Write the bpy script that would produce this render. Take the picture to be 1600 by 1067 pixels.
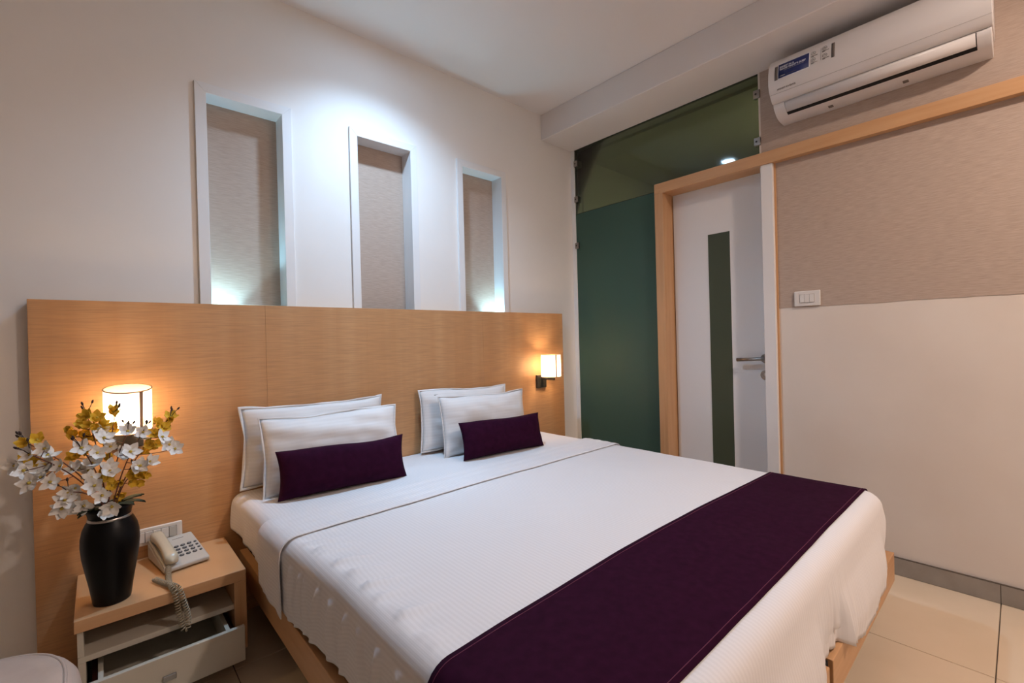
import bpy, bmesh, math, random
from mathutils import Vector, Matrix, noise

for o in list(bpy.data.objects): bpy.data.objects.remove(o, do_unlink=True)
scene = bpy.context.scene
COL = scene.collection

# ------------------------------------------------------------------ camera
cam_d = bpy.data.cameras.new('camera'); cam = bpy.data.objects.new('camera', cam_d); COL.objects.link(cam)
cam_d.sensor_width = 36.0; cam_d.sensor_fit = 'HORIZONTAL'; cam_d.lens = 718.2 * 36 / 1600; cam_d.clip_start = 0.02
CR = Vector((0.74207649, -0.66981179, -0.02597396)); CU = Vector((0.02194827, -0.01444839, 0.9996547)); CF = Vector((0.66995579, 0.74239033, -0.0039794))
m = Matrix.Identity(4)
for i in range(3): m[i][0] = CR[i]; m[i][1] = CU[i]; m[i][2] = -CF[i]
m.translation = Vector((-2.7405, -2.3066, 1.1364)); cam.matrix_world = m
scene.camera = cam

# ------------------------------------------------------------------ world, exposure
w = bpy.data.worlds.new('world'); scene.world = w; w.use_nodes = True
w.node_tree.nodes['Background'].inputs[0].default_value = (1, .9, .8, 1)
w.node_tree.nodes['Background'].inputs[1].default_value = 0.0
vs = scene.view_settings
vs.view_transform = 'Standard'; vs.look = 'None'; vs.gamma = 1.0; vs.use_curve_mapping = False
vs.exposure = 0.15

# lamp strengths (emitting surfaces of the fittings below)
COOL = (0.48, 0.72, 1.0); WARM = (1.0, 0.81, 0.70); BULB = (1.0, 0.68, 0.38)
W_COOL = 138.0       # watts of the cool downlight over the bed
E_COOL = 80.0
E_ROOM = 670.0      # downlights on the entrance side
E_BATH_FILL = 330.0  # added fill lamp in the bathroom
E_PUCK = 480.0
E_BULB = 100.0

# ------------------------------------------------------------------ helpers
def world_org(o):
    v = Vector((0, 0, 0))
    while o is not None:
        v += o.location; o = o.parent
    return v

class MB:
    def __init__(s): s.v = []; s.f = []; s.uv = None; s.sm = []
    def add(s, vs_, fs, smooth=False):
        n = len(s.v); s.v += [Vector(p) for p in vs_]
        for f in fs: s.f.append(tuple(i + n for i in f)); s.sm.append(smooth)
        return s
    def box(s, x0, x1, y0, y1, z0, z1):
        if x0 > x1: x0, x1 = x1, x0
        if y0 > y1: y0, y1 = y1, y0
        if z0 > z1: z0, z1 = z1, z0
        v = [(x0,y0,z0),(x1,y0,z0),(x1,y1,z0),(x0,y1,z0),(x0,y0,z1),(x1,y0,z1),(x1,y1,z1),(x0,y1,z1)]
        return s.add(v, [(0,3,2,1),(4,5,6,7),(0,1,5,4),(1,2,6,5),(2,3,7,6),(3,0,4,7)])
    def prism(s, poly, axis, a, b, smooth=False):
        """closed 2-D polygon extruded along axis; poly coords are the two other axes in order"""
        def mk(p, t):
            return {'x': (t, p[0], p[1]), 'y': (p[0], t, p[1]), 'z': (p[0], p[1], t)}[axis]
        n = len(poly); v = [mk(p, a) for p in poly] + [mk(p, b) for p in poly]
        s.add(v, [(i, (i+1) % n, n+(i+1) % n, n+i) for i in range(n)], smooth)
        k = len(s.v) - 2*n
        s.f.append(tuple(k+i for i in range(n))[::-1]); s.sm.append(False)
        s.f.append(tuple(k+n+i for i in range(n))); s.sm.append(False)
        return s
    def lathe(s, prof, c, seg=32, axis='z', smooth=True):
        v = []; c = Vector(c)
        for r, h in prof:
            for k in range(seg):
                a = 2*math.pi*k/seg; p = (r*math.cos(a), r*math.sin(a), h)
                if axis == 'y': p = (p[0], h, p[1])
                if axis == 'x': p = (h, p[0], p[1])
                v.append(c + Vector(p))
        fs = []
        for i in range(len(prof)-1):
            for k in range(seg):
                a = i*seg+k; b = i*seg+(k+1) % seg
                fs.append((a, b, b+seg, a+seg))
        s.add(v, fs, smooth); base = len(s.v)-len(v)
        if prof[0][0] > 1e-5: s.f.append(tuple(base+k for k in range(seg))[::-1]); s.sm.append(False)
        if prof[-1][0] > 1e-5: s.f.append(tuple(base+(len(prof)-1)*seg+k for k in range(seg))); s.sm.append(False)
        return s
    def tube(s, pts, r, seg=8, cap=True, smooth=True):
        pts = [Vector(p) for p in pts]; rs = r if isinstance(r, (list, tuple)) else [r]*len(pts)
        rings = []; prev = None
        for i, p in enumerate(pts):
            t = (pts[min(i+1, len(pts)-1)] - pts[max(i-1, 0)])
            if t.length < 1e-9: t = Vector((0, 0, 1))
            t.normalize()
            if prev is None:
                a = Vector((0, 0, 1)) if abs(t.z) < .9 else Vector((1, 0, 0))
                n = t.cross(a).normalized()
            else:
                n = (prev - t*prev.dot(t))
                n = n.normalized() if n.length > 1e-6 else t.orthogonal().normalized()
            prev = n; b = t.cross(n)
            rings.append([p + (n*math.cos(2*math.pi*k/seg) + b*math.sin(2*math.pi*k/seg))*rs[i] for k in range(seg)])
        v = [q for ring in rings for q in ring]
        fs = [(i*seg+k, i*seg+(k+1) % seg, (i+1)*seg+(k+1) % seg, (i+1)*seg+k) for i in range(len(pts)-1) for k in range(seg)]
        s.add(v, fs, smooth); base = len(s.v)-len(v)
        if cap:
            s.f.append(tuple(base+k for k in range(seg))[::-1]); s.sm.append(False)
            s.f.append(tuple(base+(len(pts)-1)*seg+k for k in range(seg))); s.sm.append(False)
        return s
    def grid(s, fn, nu, nv, smooth=True, uvfn=None):
        v = [fn(i/(nu-1), j/(nv-1)) for j in range(nv) for i in range(nu)]
        fs = [(j*nu+i, j*nu+i+1, (j+1)*nu+i+1, (j+1)*nu+i) for j in range(nv-1) for i in range(nu-1)]
        return s.add(v, fs, smooth)
    def build(s, name, mat, parent=None, loc=None, bevel=0, bseg=2, solid=0, subsurf=0, uvs=None, fixn=True):
        me = bpy.data.meshes.new(name)
        o = bpy.data.objects.new(name, me); COL.objects.link(o)
        if parent is not None: o.parent = parent; org = world_org(parent)
        else: org = Vector(loc) if loc else Vector((0, 0, 0))
        if loc and parent is None: o.location = loc
        me.from_pydata([p - org for p in s.v], [], s.f)
        me.polygons.foreach_set('use_smooth', s.sm)
        if uvs:
            ul = me.uv_layers.new(name='UVMap')
            for lp in me.loops: ul.data[lp.index].uv = uvs[lp.vertex_index]
        if fixn:
            bm = bmesh.new(); bm.from_mesh(me); bmesh.ops.recalc_face_normals(bm, faces=bm.faces); bm.to_mesh(me); bm.free()
        me.materials.append(mat); me.update()
        if solid:
            md = o.modifiers.new('solid', 'SOLIDIFY'); md.thickness = solid; md.offset = 0
        if bevel:
            md = o.modifiers.new('bevel', 'BEVEL'); md.width = bevel; md.segments = bseg; md.limit_method = 'ANGLE'; md.angle_limit = math.radians(40)
        if subsurf:
            md = o.modifiers.new('sub', 'SUBSURF'); md.levels = subsurf; md.render_levels = subsurf
        return o

def empty(name, loc, label=None, cat=None, group=None):
    o = bpy.data.objects.new(name, None); COL.objects.link(o); o.location = loc; o.empty_display_size = .05
    if label: tag(o, label, cat, group)
    return o
def tag(o, label, cat, group=None):
    o['label'] = label; o['category'] = cat
    if group: o['group'] = group
    return o
def struct(o): o['kind'] = 'structure'; return o
def B(*a): return MB().box(*a)
def place(mesh_obj, parent, mat4=None):
    c = mesh_obj.copy(); COL.objects.link(c); c.parent = parent
    return c

# ------------------------------------------------------------------ materials
def new_mat(name):
    mt = bpy.data.materials.new(name); mt.use_nodes = True
    nt = mt.node_tree; b = nt.nodes['Principled BSDF']; return mt, nt, b
def simple(name, col, rough=.5, metal=0, spec=.5, sheen=0, coat=0):
    mt, nt, b = new_mat(name)
    b.inputs['Base Color'].default_value = (*col, 1); b.inputs['Roughness'].default_value = rough
    b.inputs['Metallic'].default_value = metal; b.inputs['Specular IOR Level'].default_value = spec
    b.inputs['Sheen Weight'].default_value = sheen; b.inputs['Coat Weight'].default_value = coat
    return mt
def emis(name, col, strength):
    mt, nt, b = new_mat(name)
    b.inputs['Base Color'].default_value = (0, 0, 0, 1)
    b.inputs['Emission Color'].default_value = (*col, 1); b.inputs['Emission Strength'].default_value = strength
    return mt
def noise_mat(name, c1, c2, scale=(1, 1, 1), nscale=5, detail=4, rough=.6, bump=0, bscale=None, spec=.4, lo=.3, hi=.7, c3=None, sc3=None, f3=.5, coat=0):
    """two-tone stretched noise in object space, optional second finer tone, optional bump"""
    mt, nt, b = new_mat(name); N = nt.nodes; L = nt.links
    tc = N.new('ShaderNodeTexCoord'); mp = N.new('ShaderNodeMapping'); mp.inputs['Scale'].default_value = scale
    L.new(tc.outputs['Object'], mp.inputs[0])
    nz = N.new('ShaderNodeTexNoise'); nz.inputs['Scale'].default_value = nscale; nz.inputs['Detail'].default_value = detail
    L.new(mp.outputs[0], nz.inputs['Vector'])
    cr = N.new('ShaderNodeValToRGB'); cr.color_ramp.elements[0].position = lo; cr.color_ramp.elements[1].position = hi
    cr.color_ramp.elements[0].color = (*c1, 1); cr.color_ramp.elements[1].color = (*c2, 1)
    L.new(nz.outputs['Fac'], cr.inputs[0]); out = cr.outputs[0]; fine = nz
    if c3:
        mp2 = N.new('ShaderNodeMapping'); mp2.inputs['Scale'].default_value = sc3; L.new(tc.outputs['Object'], mp2.inputs[0])
        n2 = N.new('ShaderNodeTexNoise'); n2.inputs['Scale'].default_value = 1; n2.inputs['Detail'].default_value = 3
        L.new(mp2.outputs[0], n2.inputs['Vector']); fine = n2
        mr = N.new('ShaderNodeMapRange'); mr.inputs[1].default_value = .4; mr.inputs[2].default_value = .7; mr.inputs[4].default_value = f3
        L.new(n2.outputs['Fac'], mr.inputs[0])
        mx = N.new('ShaderNodeMix'); mx.data_type = 'RGBA'; mx.inputs[7].default_value = (*c3, 1)
        L.new(mr.outputs[0], mx.inputs[0]); L.new(out, mx.inputs[6]); out = mx.outputs[2]
    L.new(out, b.inputs['Base Color'])
    b.inputs['Roughness'].default_value = rough; b.inputs['Specular IOR Level'].default_value = spec; b.inputs['Coat Weight'].default_value = coat
    if bump:
        bp_ = N.new('ShaderNodeBump'); bp_.inputs['Strength'].default_value = bump; bp_.inputs['Distance'].default_value = .002
        L.new(fine.outputs['Fac'], bp_.inputs['Height']); L.new(bp_.outputs[0], b.inputs['Normal'])
    return mt

M = {}
M['paint'] = noise_mat('cream_wall_paint', (.85,.82,.785), (.88,.85,.82), nscale=2.2, rough=.55, spec=.25)
M['paint_low'] = noise_mat('scuffed_cream_paint', (.72,.635,.56), (.77,.695,.625), nscale=2.6, detail=6, rough=.6, spec=.2, bump=.05)
M['low_bounce_brown'] = noise_mat('low_bounce_wall_brown', (.27,.215,.17), (.31,.25,.20), nscale=2.2, rough=.6, spec=.2)  # invented dark brown for an unseen wall, cuts bounce light on the left
M['ceiling'] = simple('ceiling_white', (.80,.76,.74), .7, spec=.2)
M['white_laminate'] = simple('white_laminate', (.80,.78,.77), .32)
M['niche_white'] = simple('niche_white_paint', (.82,.82,.82), .4)
M['wallpaper'] = noise_mat('woven_beige_wallpaper', (.42,.325,.262), (.53,.42,.35), scale=(22, 22, 260), nscale=1, detail=3, rough=.8, spec=.15, bump=.25, lo=.25, hi=.75)
M['veneer'] = noise_mat('oak_veneer', (.55,.28,.120), (.63,.36,.175), scale=(11, 11, .5), nscale=1, detail=4, rough=.33, spec=.4, c3=(.42,.225,.11), sc3=(9, 9, 190), f3=.55, lo=.25, hi=.75)
M['wood'] = noise_mat('light_oak_wood', (.55,.295,.135), (.64,.38,.20), scale=(3, 3, 45), nscale=1, detail=4, rough=.38, spec=.4, lo=.25, hi=.8)
M['wood_v'] = noise_mat('light_oak_wood_upright', (.55,.295,.135), (.64,.38,.20), scale=(45, 45, 2.5), nscale=1, detail=4, rough=.38, spec=.4, lo=.25, hi=.8)
M['tile'] = noise_mat('cream_floor_tile', (.66,.52,.37), (.71,.57,.42), nscale=3, detail=5, rough=.16, spec=.5)
M['grout'] = simple('dark_grout', (.10,.075,.055), .9)
M['skirting'] = noise_mat('grey_skirting_tile', (.26,.225,.19), (.34,.30,.26), nscale=9, rough=.3)
M['metal'] = simple('brushed_steel', (.33,.31,.29), .32, metal=1)
M['dark_metal'] = simple('dark_bronze_metal', (.06,.055,.05), .38, metal=.7)
M['black_gap'] = simple('black_recess', (.008,.008,.008), .9)
M['ac_white'] = simple('ac_white_plastic', (.72,.69,.68), .30)
M['ac_blue'] = simple('label_blue', (.005,.018,.12), .35)
M['ac_grey'] = simple('label_grey', (.12,.10,.09), .4)
M['ac_print'] = simple('label_dark_print', (.16,.14,.13), .5)
M['print_white'] = simple('label_white_print', (.75,.78,.85), .5)
M['plastic'] = simple('white_switch_plastic', (.76,.72,.68), .3)
M['crease'] = simple('panel_crease_grey', (.36,.33,.31), .5)
M['plastic_gap'] = simple('switch_gap', (.16,.13,.11), .6)
M['phone'] = simple('phone_grey_white_plastic', (.52,.50,.46), .38)
M['handset'] = simple('phone_cream_plastic', (.54,.49,.38), .26)
M['key'] = simple('phone_key_dark', (.07,.07,.075), .5)
M['key_face'] = simple('phone_key_face', (.32,.32,.32), .5)
M['cord'] = simple('cream_cord_plastic', (.34,.28,.19), .4)
M['vase'] = simple('black_vase_glaze', (.003,.003,.0035), .36, spec=.2)
M['silver'] = simple('silver_band', (.55,.53,.5), .3, metal=1)
M['drawer'] = noise_mat('off_white_laminate', (.56,.51,.42), (.61,.56,.47), nscale=6, rough=.42)
M['maroon'] = simple('dark_red_drawer_runner', (.10,.015,.012), .5)
M['petal_w'] = simple('white_petal_cloth', (.86,.83,.78), .8, spec=.1, sheen=.3)
M['petal_y'] = noise_mat('yellow_petal_cloth', (.80,.47,.03), (.82,.66,.13), nscale=14, rough=.8, spec=.1)
M['stamen'] = simple('yellow_stamen', (.55,.40,.06), .8)
M['stem'] = simple('red_brown_stem', (.10,.028,.018), .6)
M['bud'] = simple('dark_bud', (.035,.016,.012), .7)
M['leaf'] = simple('dark_green_leaf', (.018,.035,.018), .55)
M['stool'] = noise_mat('off_white_marbled_leatherette', (.50,.40,.34), (.56,.46,.40), nscale=16, detail=5, rough=.42)
M['stool_leg'] = simple('stool_leg_dark', (.05,.035,.025), .5)
M['trim_tan'] = simple('shade_trim_tan', (.38,.21,.11), .6)
M['bath'] = simple('bathroom_wall_tile', (.62,.60,.50), .4)
M['bath_dark'] = simple('bathroom_soffit', (.5,.48,.42), .5)
M['sheetd'] = simple('pillow_tag', (.1,.1,.1), .8)

def sheet_mat(name, c, amp=.045, period=.0125, bump=.12, shear=False):
    mt, nt, b = new_mat(name); N = nt.nodes; L = nt.links
    uv = N.new('ShaderNodeUVMap'); sx = N.new('ShaderNodeSeparateXYZ'); L.new(uv.outputs[0], sx.inputs[0])
    ma = N.new('ShaderNodeMath'); ma.operation = 'MULTIPLY'; ma.inputs[1].default_value = 2*math.pi/period; L.new(sx.outputs[0], ma.inputs[0])
    sn = N.new('ShaderNodeMath'); sn.operation = 'SINE'; L.new(ma.outputs[0], sn.inputs[0])
    mr = N.new('ShaderNodeMapRange'); mr.inputs[1].default_value = -.5; mr.inputs[2].default_value = .5; L.new(sn.outputs[0], mr.inputs[0])
    mx = N.new('ShaderNodeMix'); mx.data_type = 'RGBA'
    mx.inputs[6].default_value = (*[q*(1-amp) for q in c], 1); mx.inputs[7].default_value = (*c, 1)
    L.new(mr.outputs[0], mx.inputs[0]); L.new(mx.outputs[2], b.inputs['Base Color'])
    r2 = N.new('ShaderNodeMapRange'); r2.inputs[3].default_value = .75; r2.inputs[4].default_value = .5; L.new(mr.outputs[0], r2.inputs[0]); L.new(r2.outputs[0], b.inputs['Roughness'])
    b.inputs['Specular IOR Level'].default_value = .25; b.inputs['Sheen Weight'].default_value = .15
    bp_ = N.new('ShaderNodeBump'); bp_.inputs['Strength'].default_value = bump; bp_.inputs['Distance'].default_value = .001
    L.new(mr.outputs[0], bp_.inputs['Height']); L.new(bp_.outputs[0], b.inputs['Normal'])
    return mt
M['sheet'] = sheet_mat('white_satin_stripe_cotton', (.80,.78,.79))
M['pillow'] = sheet_mat('white_pillow_cotton', (.80,.78,.77), amp=.03, period=.016, bump=.06)
M['purple'] = noise_mat('aubergine_purple_cloth', (.021,.002,.013), (.030,.0035,.019), nscale=40, rough=.85, spec=.08, bump=.1)
M['purple_thread'] = simple('purple_stitching', (.13,.022,.06), .8)
# patterned mattress ticking
mt, nt, b = new_mat('patterned_mattress_ticking'); N = nt.nodes; L = nt.links
tc = N.new('ShaderNodeTexCoord'); vo = N.new('ShaderNodeTexVoronoi'); vo.inputs['Scale'].default_value = 110; L.new(tc.outputs['Object'], vo.inputs['Vector'])
cr = N.new('ShaderNodeValToRGB'); cr.color_ramp.elements[0].position = .35; cr.color_ramp.elements[1].position = .5
cr.color_ramp.elements[0].color = (.36,.30,.22,1); cr.color_ramp.elements[1].color = (.02,.018,.015,1)
L.new(vo.outputs['Distance'], cr.inputs[0]); L.new(cr.outputs[0], b.inputs['Base Color']); b.inputs['Roughness'].default_value = .8
M['ticking'] = mt
# lamp shade cloth
mt, nt, b = new_mat('white_shade_cloth'); N = nt.nodes; L = nt.links
tr = N.new('ShaderNodeBsdfTranslucent'); tr.inputs[0].default_value = (.95,.90,.80,1)
df = N.new('ShaderNodeBsdfDiffuse'); df.inputs[0].default_value = (.85,.80,.72,1)
ms = N.new('ShaderNodeMixShader'); ms.inputs[0].default_value = .7; L.new(df.outputs[0], ms.inputs[1]); L.new(tr.outputs[0], ms.inputs[2])
L.new(ms.outputs[0], N['Material Output'].inputs[0]); M['shade'] = mt
# clear tinted glass: thin, absorbs by tint; sharp reflections
def glass_mat(name, tint, refl_rough, frost=0.0, body=None, body_fac=0.0):
    mt, nt, b = new_mat(name); N = nt.nodes; L = nt.links
    g = N.new('ShaderNodeBsdfGlossy'); g.inputs['Roughness'].default_value = refl_rough; g.inputs[0].default_value = (1, 1, 1, 1)
    if frost > 0:
        t = N.new('ShaderNodeBsdfTranslucent'); t.inputs[0].default_value = (*tint, 1)
    else:
        t = N.new('ShaderNodeBsdfTransparent'); t.inputs[0].default_value = (*tint, 1)
    core = t.outputs[0]
    if body:
        d = N.new('ShaderNodeBsdfDiffuse'); d.inputs[0].default_value = (*body, 1)
        m1 = N.new('ShaderNodeMixShader'); m1.inputs[0].default_value = body_fac; L.new(core, m1.inputs[1]); L.new(d.outputs[0], m1.inputs[2]); core = m1.outputs[0]
    lw = N.new('ShaderNodeFresnel'); lw.inputs['IOR'].default_value = 1.5 if frost == 0 else 1.32
    m2 = N.new('ShaderNodeMixShader'); L.new(lw.outputs[0], m2.inputs[0]); L.new(core, m2.inputs[1]); L.new(g.outputs[0], m2.inputs[2])
    L.new(m2.outputs[0], N['Material Output'].inputs[0]); return mt
M['glass_clear'] = glass_mat('green_tinted_clear_glass', (.52,.58,.48), .05)
M['glass_frost'] = glass_mat('green_frosted_glass', (.12,.30,.23), .62, frost=1, body=(.065,.130,.103), body_fac=.7)
M['glass_slit'] = glass_mat('olive_frosted_glass', (.12,.15,.09), .45, frost=1, body=(.08,.095,.06), body_fac=.8)
M['glass_shelf'] = glass_mat('green_shelf_glass', (.90,.97,.95), .05)
M['em_cool'] = emis('cool_led_diffuser', COOL, E_COOL)
M['em_room'] = emis('room_lamp_diffuser', WARM, E_ROOM)
M['em_bath_fill'] = emis('bathroom_fill_emitter', (1.0,.95,.8), E_BATH_FILL)
M['em_puck'] = emis('niche_led_diffuser', (.42,.75,1.0), E_PUCK)
M['em_bulb'] = emis('sconce_bulb_glow', BULB, E_BULB)

# ------------------------------------------------------------------ room shell
ZC = 2.751; ZB = 2.57
XL, YF = -3.95, -3.95            # far-left wall, wall behind the camera
# floor: dark joint bed with one object per tile
fl = struct(B(XL-.1, 1.6, YF-.1, .12, -.08, -.004).build('floor', M['grout']))
TS = .6; g = .0015
xs = [0 - .005 - k*TS for k in range(8)]; ys = [-2.235 + .6*k for k in range(-3, 5)]
tile_cache = {}
for x1 in xs:
    x0 = max(x1-TS, XL)
    if x1 <= XL: continue
    for y0 in ys:
        a0, a1 = max(y0, YF), min(y0+TS, 0.0)
        if a1-a0 < .02: continue
        key = (round(x1-x0, 3), round(a1-a0, 3))
        if key not in tile_cache:
            o = B(g, x1-x0-g, g, a1-a0-g, -.01, 0).build('floor_tile', M['tile'], bevel=.0012, bseg=1); o.parent = fl
            tile_cache[key] = o
        else:
            o = place(tile_cache[key], fl)
        o.location = (x0, a0, 0)
# niches
NX = [(-2.417, -2.037), (-1.756, -1.364), (-1.085, -.688)]     # outer edges of the frames
NZ0, NZ1 = 1.10, 2.255; FB = .041; NY = .088
# wall behind the bed, with the three openings left free
wb = MB()
xcut = [XL-.1]
for a, c in NX: xcut += [a+FB*.5, c-FB*.5]
xcut.append(.12)
for i in range(0, len(xcut), 2): wb.box(xcut[i], xcut[i+1], 0, .14, 0, ZC)
for a, c in NX:
    wb.box(a+FB*.5, c-FB*.5, 0, .14, 0, NZ0); wb.box(a+FB*.5, c-FB*.5, 0, .14, NZ1-FB*.5, ZC); wb.box(a+FB*.5, c-FB*.5, NY+.004, .14, NZ0, NZ1-FB*.5)
struct(wb.build('wall_left', M['paint']))
# wall with the door and the air conditioner
YJ = -1.432
wr = struct(B(0, .14, YF-.1, YJ, 0, ZC).build('wall_right', M['paint_low']))
# woven wallpaper sheet above and below the wooden rail, with a torn uneven lower edge
random.seed(5)
poly = []
n = 60
for i in range(n+1):
    y = YJ + (YF-YJ)*i/n
    poly.append((y, 1.267 + .0035*noise.noise((y*9, .3, 0)) + .002*noise.noise((y*31, 1.3, 0))))
poly += [(YF, 2.05), (YJ, 2.05)]
MB().prism(poly, 'x', -.0022, .0005).build('wallpaper_sheet', M['wallpaper'], wr)
B(-.0022, .0005, YF, -1.362, 2.105, ZB+.02).build('wallpaper_sheet', M['wallpaper'], wr)
B(-.001, .14, YJ, -1.352, 2.0, ZC).build('wall_pier', M['paint_low'], wr)
struct(B(XL-.1, XL, YF-.1, .0, 0, ZC).build('wall_front', M['low_bounce_brown']))  # out of view; dark colour soaks up bounce light
struct(B(XL-.1, .14, YF-.1, YF, 0, ZC).build('wall_rear', M['paint']))
ce = struct(B(XL-.1, .14, YF-.1, .14, ZC, ZC+.1).build('ceiling', M['ceiling']))
B(-.325, .14, YF, 0, ZB, ZC).build('beam', M['ceiling'], ce, bevel=.003, bseg=1)
# skirting tiles on the right wall
sk = struct(B(-.0108, 0, YF, -1.44, .0, .0805).build('baseboard_right', M['grout']))
first = None
for y0 in ys:
    a0, a1 = max(y0, YF), min(y0+.6, -1.44)
    if a1-a0 < .02: continue
    B(-.0125, -.0005, a0+.0012, a1-.0012, .0015, .0775).build('skirting_tile', M['skirting'], sk)
sl = struct(B(XL, -2.93, -.0105, 0, 0, .076).build('baseboard_left', M['skirting']))

# ------------------------------------------------------------------ bathroom behind the glass
bw = MB(); bw.box(.14, 1.75, -.0, .12, 0, ZC).box(1.65, 1.75, -2.6, .0, 0, ZC).box(.14, 1.75, -2.7, -2.6, 0, ZC)
bath = struct(bw.build('wall_bathroom', M['bath']))
bc = struct(B(.10, 1.75, -2.7, .12, 2.55, 2.66).build('ceiling_bathroom', M['bath']))
B(.95, 1.65, -1.25, -.22, 2.12, 2.40).build('soffit_box', M['bath_dark'], bc)
bl = empty('bathroom_fill_light', (.5, -1.95, 2.53), 'added round fill lamp, out of view in the bathroom, brightening the tinted transom glass', 'lamp')  # unseen lamp, added so the view through the transom is brighter
MB().lathe([(.085, 0), (.09, .02), (.06, .02)], (.5, -1.95, 2.53), 24).build('fill_light_rim', M['white_laminate'], bl)
MB().lathe([(.0, -.004), (.078, -.002)], (.5, -1.95, 2.53), 24).build('diffuser', M['em_bath_fill'], bl)

# ------------------------------------------------------------------ glass partition (window_1)
win = struct(B(-.004, .03, -.034, -.0, 0, ZB).build('window_1', M['niche_white'], bevel=.002, bseg=1))
win['label'] = 'green glass partition with clear transom above frosted lower pane'
B(.004, .012, -1.355, -.034, 2.083, ZB).build('transom_pane', M['glass_clear'], win)
B(.004, .012, -.775, -.034, .0, 2.0795).build('frosted_pane', M['glass_frost'], win)
B(.0025, .0135, -.775, -.034, 2.0795, 2.083).build('pane_joint', M['leaf'], win)
B(.0025, .0135, -1.355, -.034, ZB-.006, ZB).build('pane_joint', M['leaf'], win)
for (y, z, s_) in [(-.052, 2.462, 1), (-.050, 2.192, 1), (-.047, 1.84, 1), (-1.346, 2.456, -1), (-1.344, 2.195, -1)]:
    c = B(-.012, .016, y-.017, y+.017, z-.022, z+.022).build('glass_clip', M['metal'], win, bevel=.002, bseg=1)
    MB().lathe([(.0055, -.0135), (.0055, -.011)], (0, y+.003, z), 12, axis='x').build('clip_screw', M['dark_metal'], c)

# ------------------------------------------------------------------ door (door_1) and wooden trim
trim = struct(B(-.04, .0, YF, -.726, 2.05, 2.115).build('trim_1', M['wood'], bevel=.0015, bseg=1))
trim['label'] = 'pale oak rail over the door running on below the air conditioner'
B(.0, .085, -1.365, -.726, 2.05, 2.083).build('door_head', M['wood'], trim)
d1 = struct(B(.08, .12, -1.45, -.79, .008, 2.048).build('door_1', M['white_laminate'], bevel=.001, bseg=1))
d1['label'] = 'white bathroom door with a narrow upright frosted glass slit'
B(-.04, .12, -.784, -.726, 0, 2.05).build('door_frame_stile', M['wood_v'], d1, bevel=.0012, bseg=1)
B(.115, .125, -.80, -.784, 0, 2.05).build('door_frame_stop', M['wood_v'], d1)
B(-.03, .125, -1.423, -1.365, 0, 2.05).build('door_jamb', M['white_laminate'], d1, bevel=.0012, bseg=1)
B(-.008, .05, -1.432, -1.423, 0, 2.05).build('jamb_edge_strip', M['wood_v'], d1)
sp = B(.0785, .0815, -1.148, -1.016, .30, 1.752).build('door_glass_slit', M['glass_slit'], d1)
# narrow bead round the slit
for a in [( -1.150,-1.148,.298,1.754), (-1.016,-1.014,.298,1.754), (-1.150,-1.014,1.752,1.754)]:
    B(.0775, .081, a[0], a[1], a[2], a[3]).build('slit_bead', M['white_laminate'], sp)
hd = MB().lathe([(.027, 0), (.027, -.006), (.024, -.008)], (.08, -1.332, .992), 24, axis='x').build('handle_rosette', M['metal'], d1)
MB().tube([(.078, -1.332, .992), (.042, -1.332, .992), (.036, -1.329, .992), (.034, -1.322, .991), (.034, -1.19, .985)], .0105, 14).build('handle_lever', M['metal'], hd)
es = MB().lathe([(.027, 0), (.027, -.006), (.024, -.008)], (.08, -1.330, .898), 24, axis='x').build('key_rosette', M['metal'], d1)
MB().lathe([(.009, -.008), (.009, -.013), (.007, -.014)], (.08, -1.330, .901), 16, axis='x').build('lock_cylinder', M['silver'], es)

# ------------------------------------------------------------------ niches
side = ['left', 'middle', 'right']
nlab = ['white framed wall niche nearest the flower vase, lit at its lower left corner',
        'white framed wall niche in the middle of the three, unlit at its base',
        'white framed wall niche nearest the glass partition, lit at its lower right corner']
for i, (a, c) in enumerate(NX):
    r = empty('wall_niche', ((a+c)/2, 0, NZ0), nlab[i], 'niche', 'three framed niches above the headboard')
    f0, f1 = -.013, .002
    def mitre(pts):  return MB().prism(pts, 'y', f0, f1)
    zt = NZ1
    mitre([(a, NZ0), (a+FB, NZ0), (a+FB, zt-FB), (a, zt)]).build('frame_stile', M['niche_white'], r, bevel=.001, bseg=1)
    mitre([(c-FB, NZ0), (c, NZ0), (c, zt), (c-FB, zt-FB)]).build('frame_stile', M['niche_white'], r, bevel=.001, bseg=1)
    mitre([(a, zt), (a+FB, zt-FB), (c-FB, zt-FB), (c, zt)]).build('frame_head', M['niche_white'], r, bevel=.001, bseg=1)
    B(a+FB*.5, a+FB, 0, NY, NZ0, zt-FB).build('reveal', M['niche_white'], r)
    B(c-FB, c-FB*.5, 0, NY, NZ0, zt-FB).build('reveal', M['niche_white'], r)
    B(a+FB*.5, c-FB*.5, 0, NY, zt-FB, zt-FB*.5).build('reveal_top', M['niche_white'], r)
    B(a+FB, c-FB, NY-.002, NY+.003, NZ0, zt-FB).build('back_panel', M['wallpaper'], r)
    B(a+FB, c-FB, -.010, NY-.003, NZ0, NZ0+.01).build('niche_floor', M['niche_white'], r)
    if i != 1:
        B(a+FB+.001, c-FB-.001, -.010, NY-.003, 1.314, 1.322).build('glass_shelf', M['glass_shelf'], r)
        px = a+FB+.045 if i == 0 else c-FB-.04
        pk = empty('niche_light', (px, .04, NZ0+.01), 'small round LED puck under the glass shelf of the %s niche' % side[i], 'lamp', 'niche puck lights')
        zz = NZ0+.125
        MB().lathe([(.02, NZ0+.010), (.02, zz-.012), (.030, zz-.010), (.030, zz+.002), (.026, zz+.002)], (px, .04, 0), 24).build('puck_body', M['metal'], pk)
        MB().lathe([(.025, zz+.003), (.0, zz+.004)], (px, .04, 0), 24).build('puck_diffuser', M['em_puck'], pk)

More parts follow.
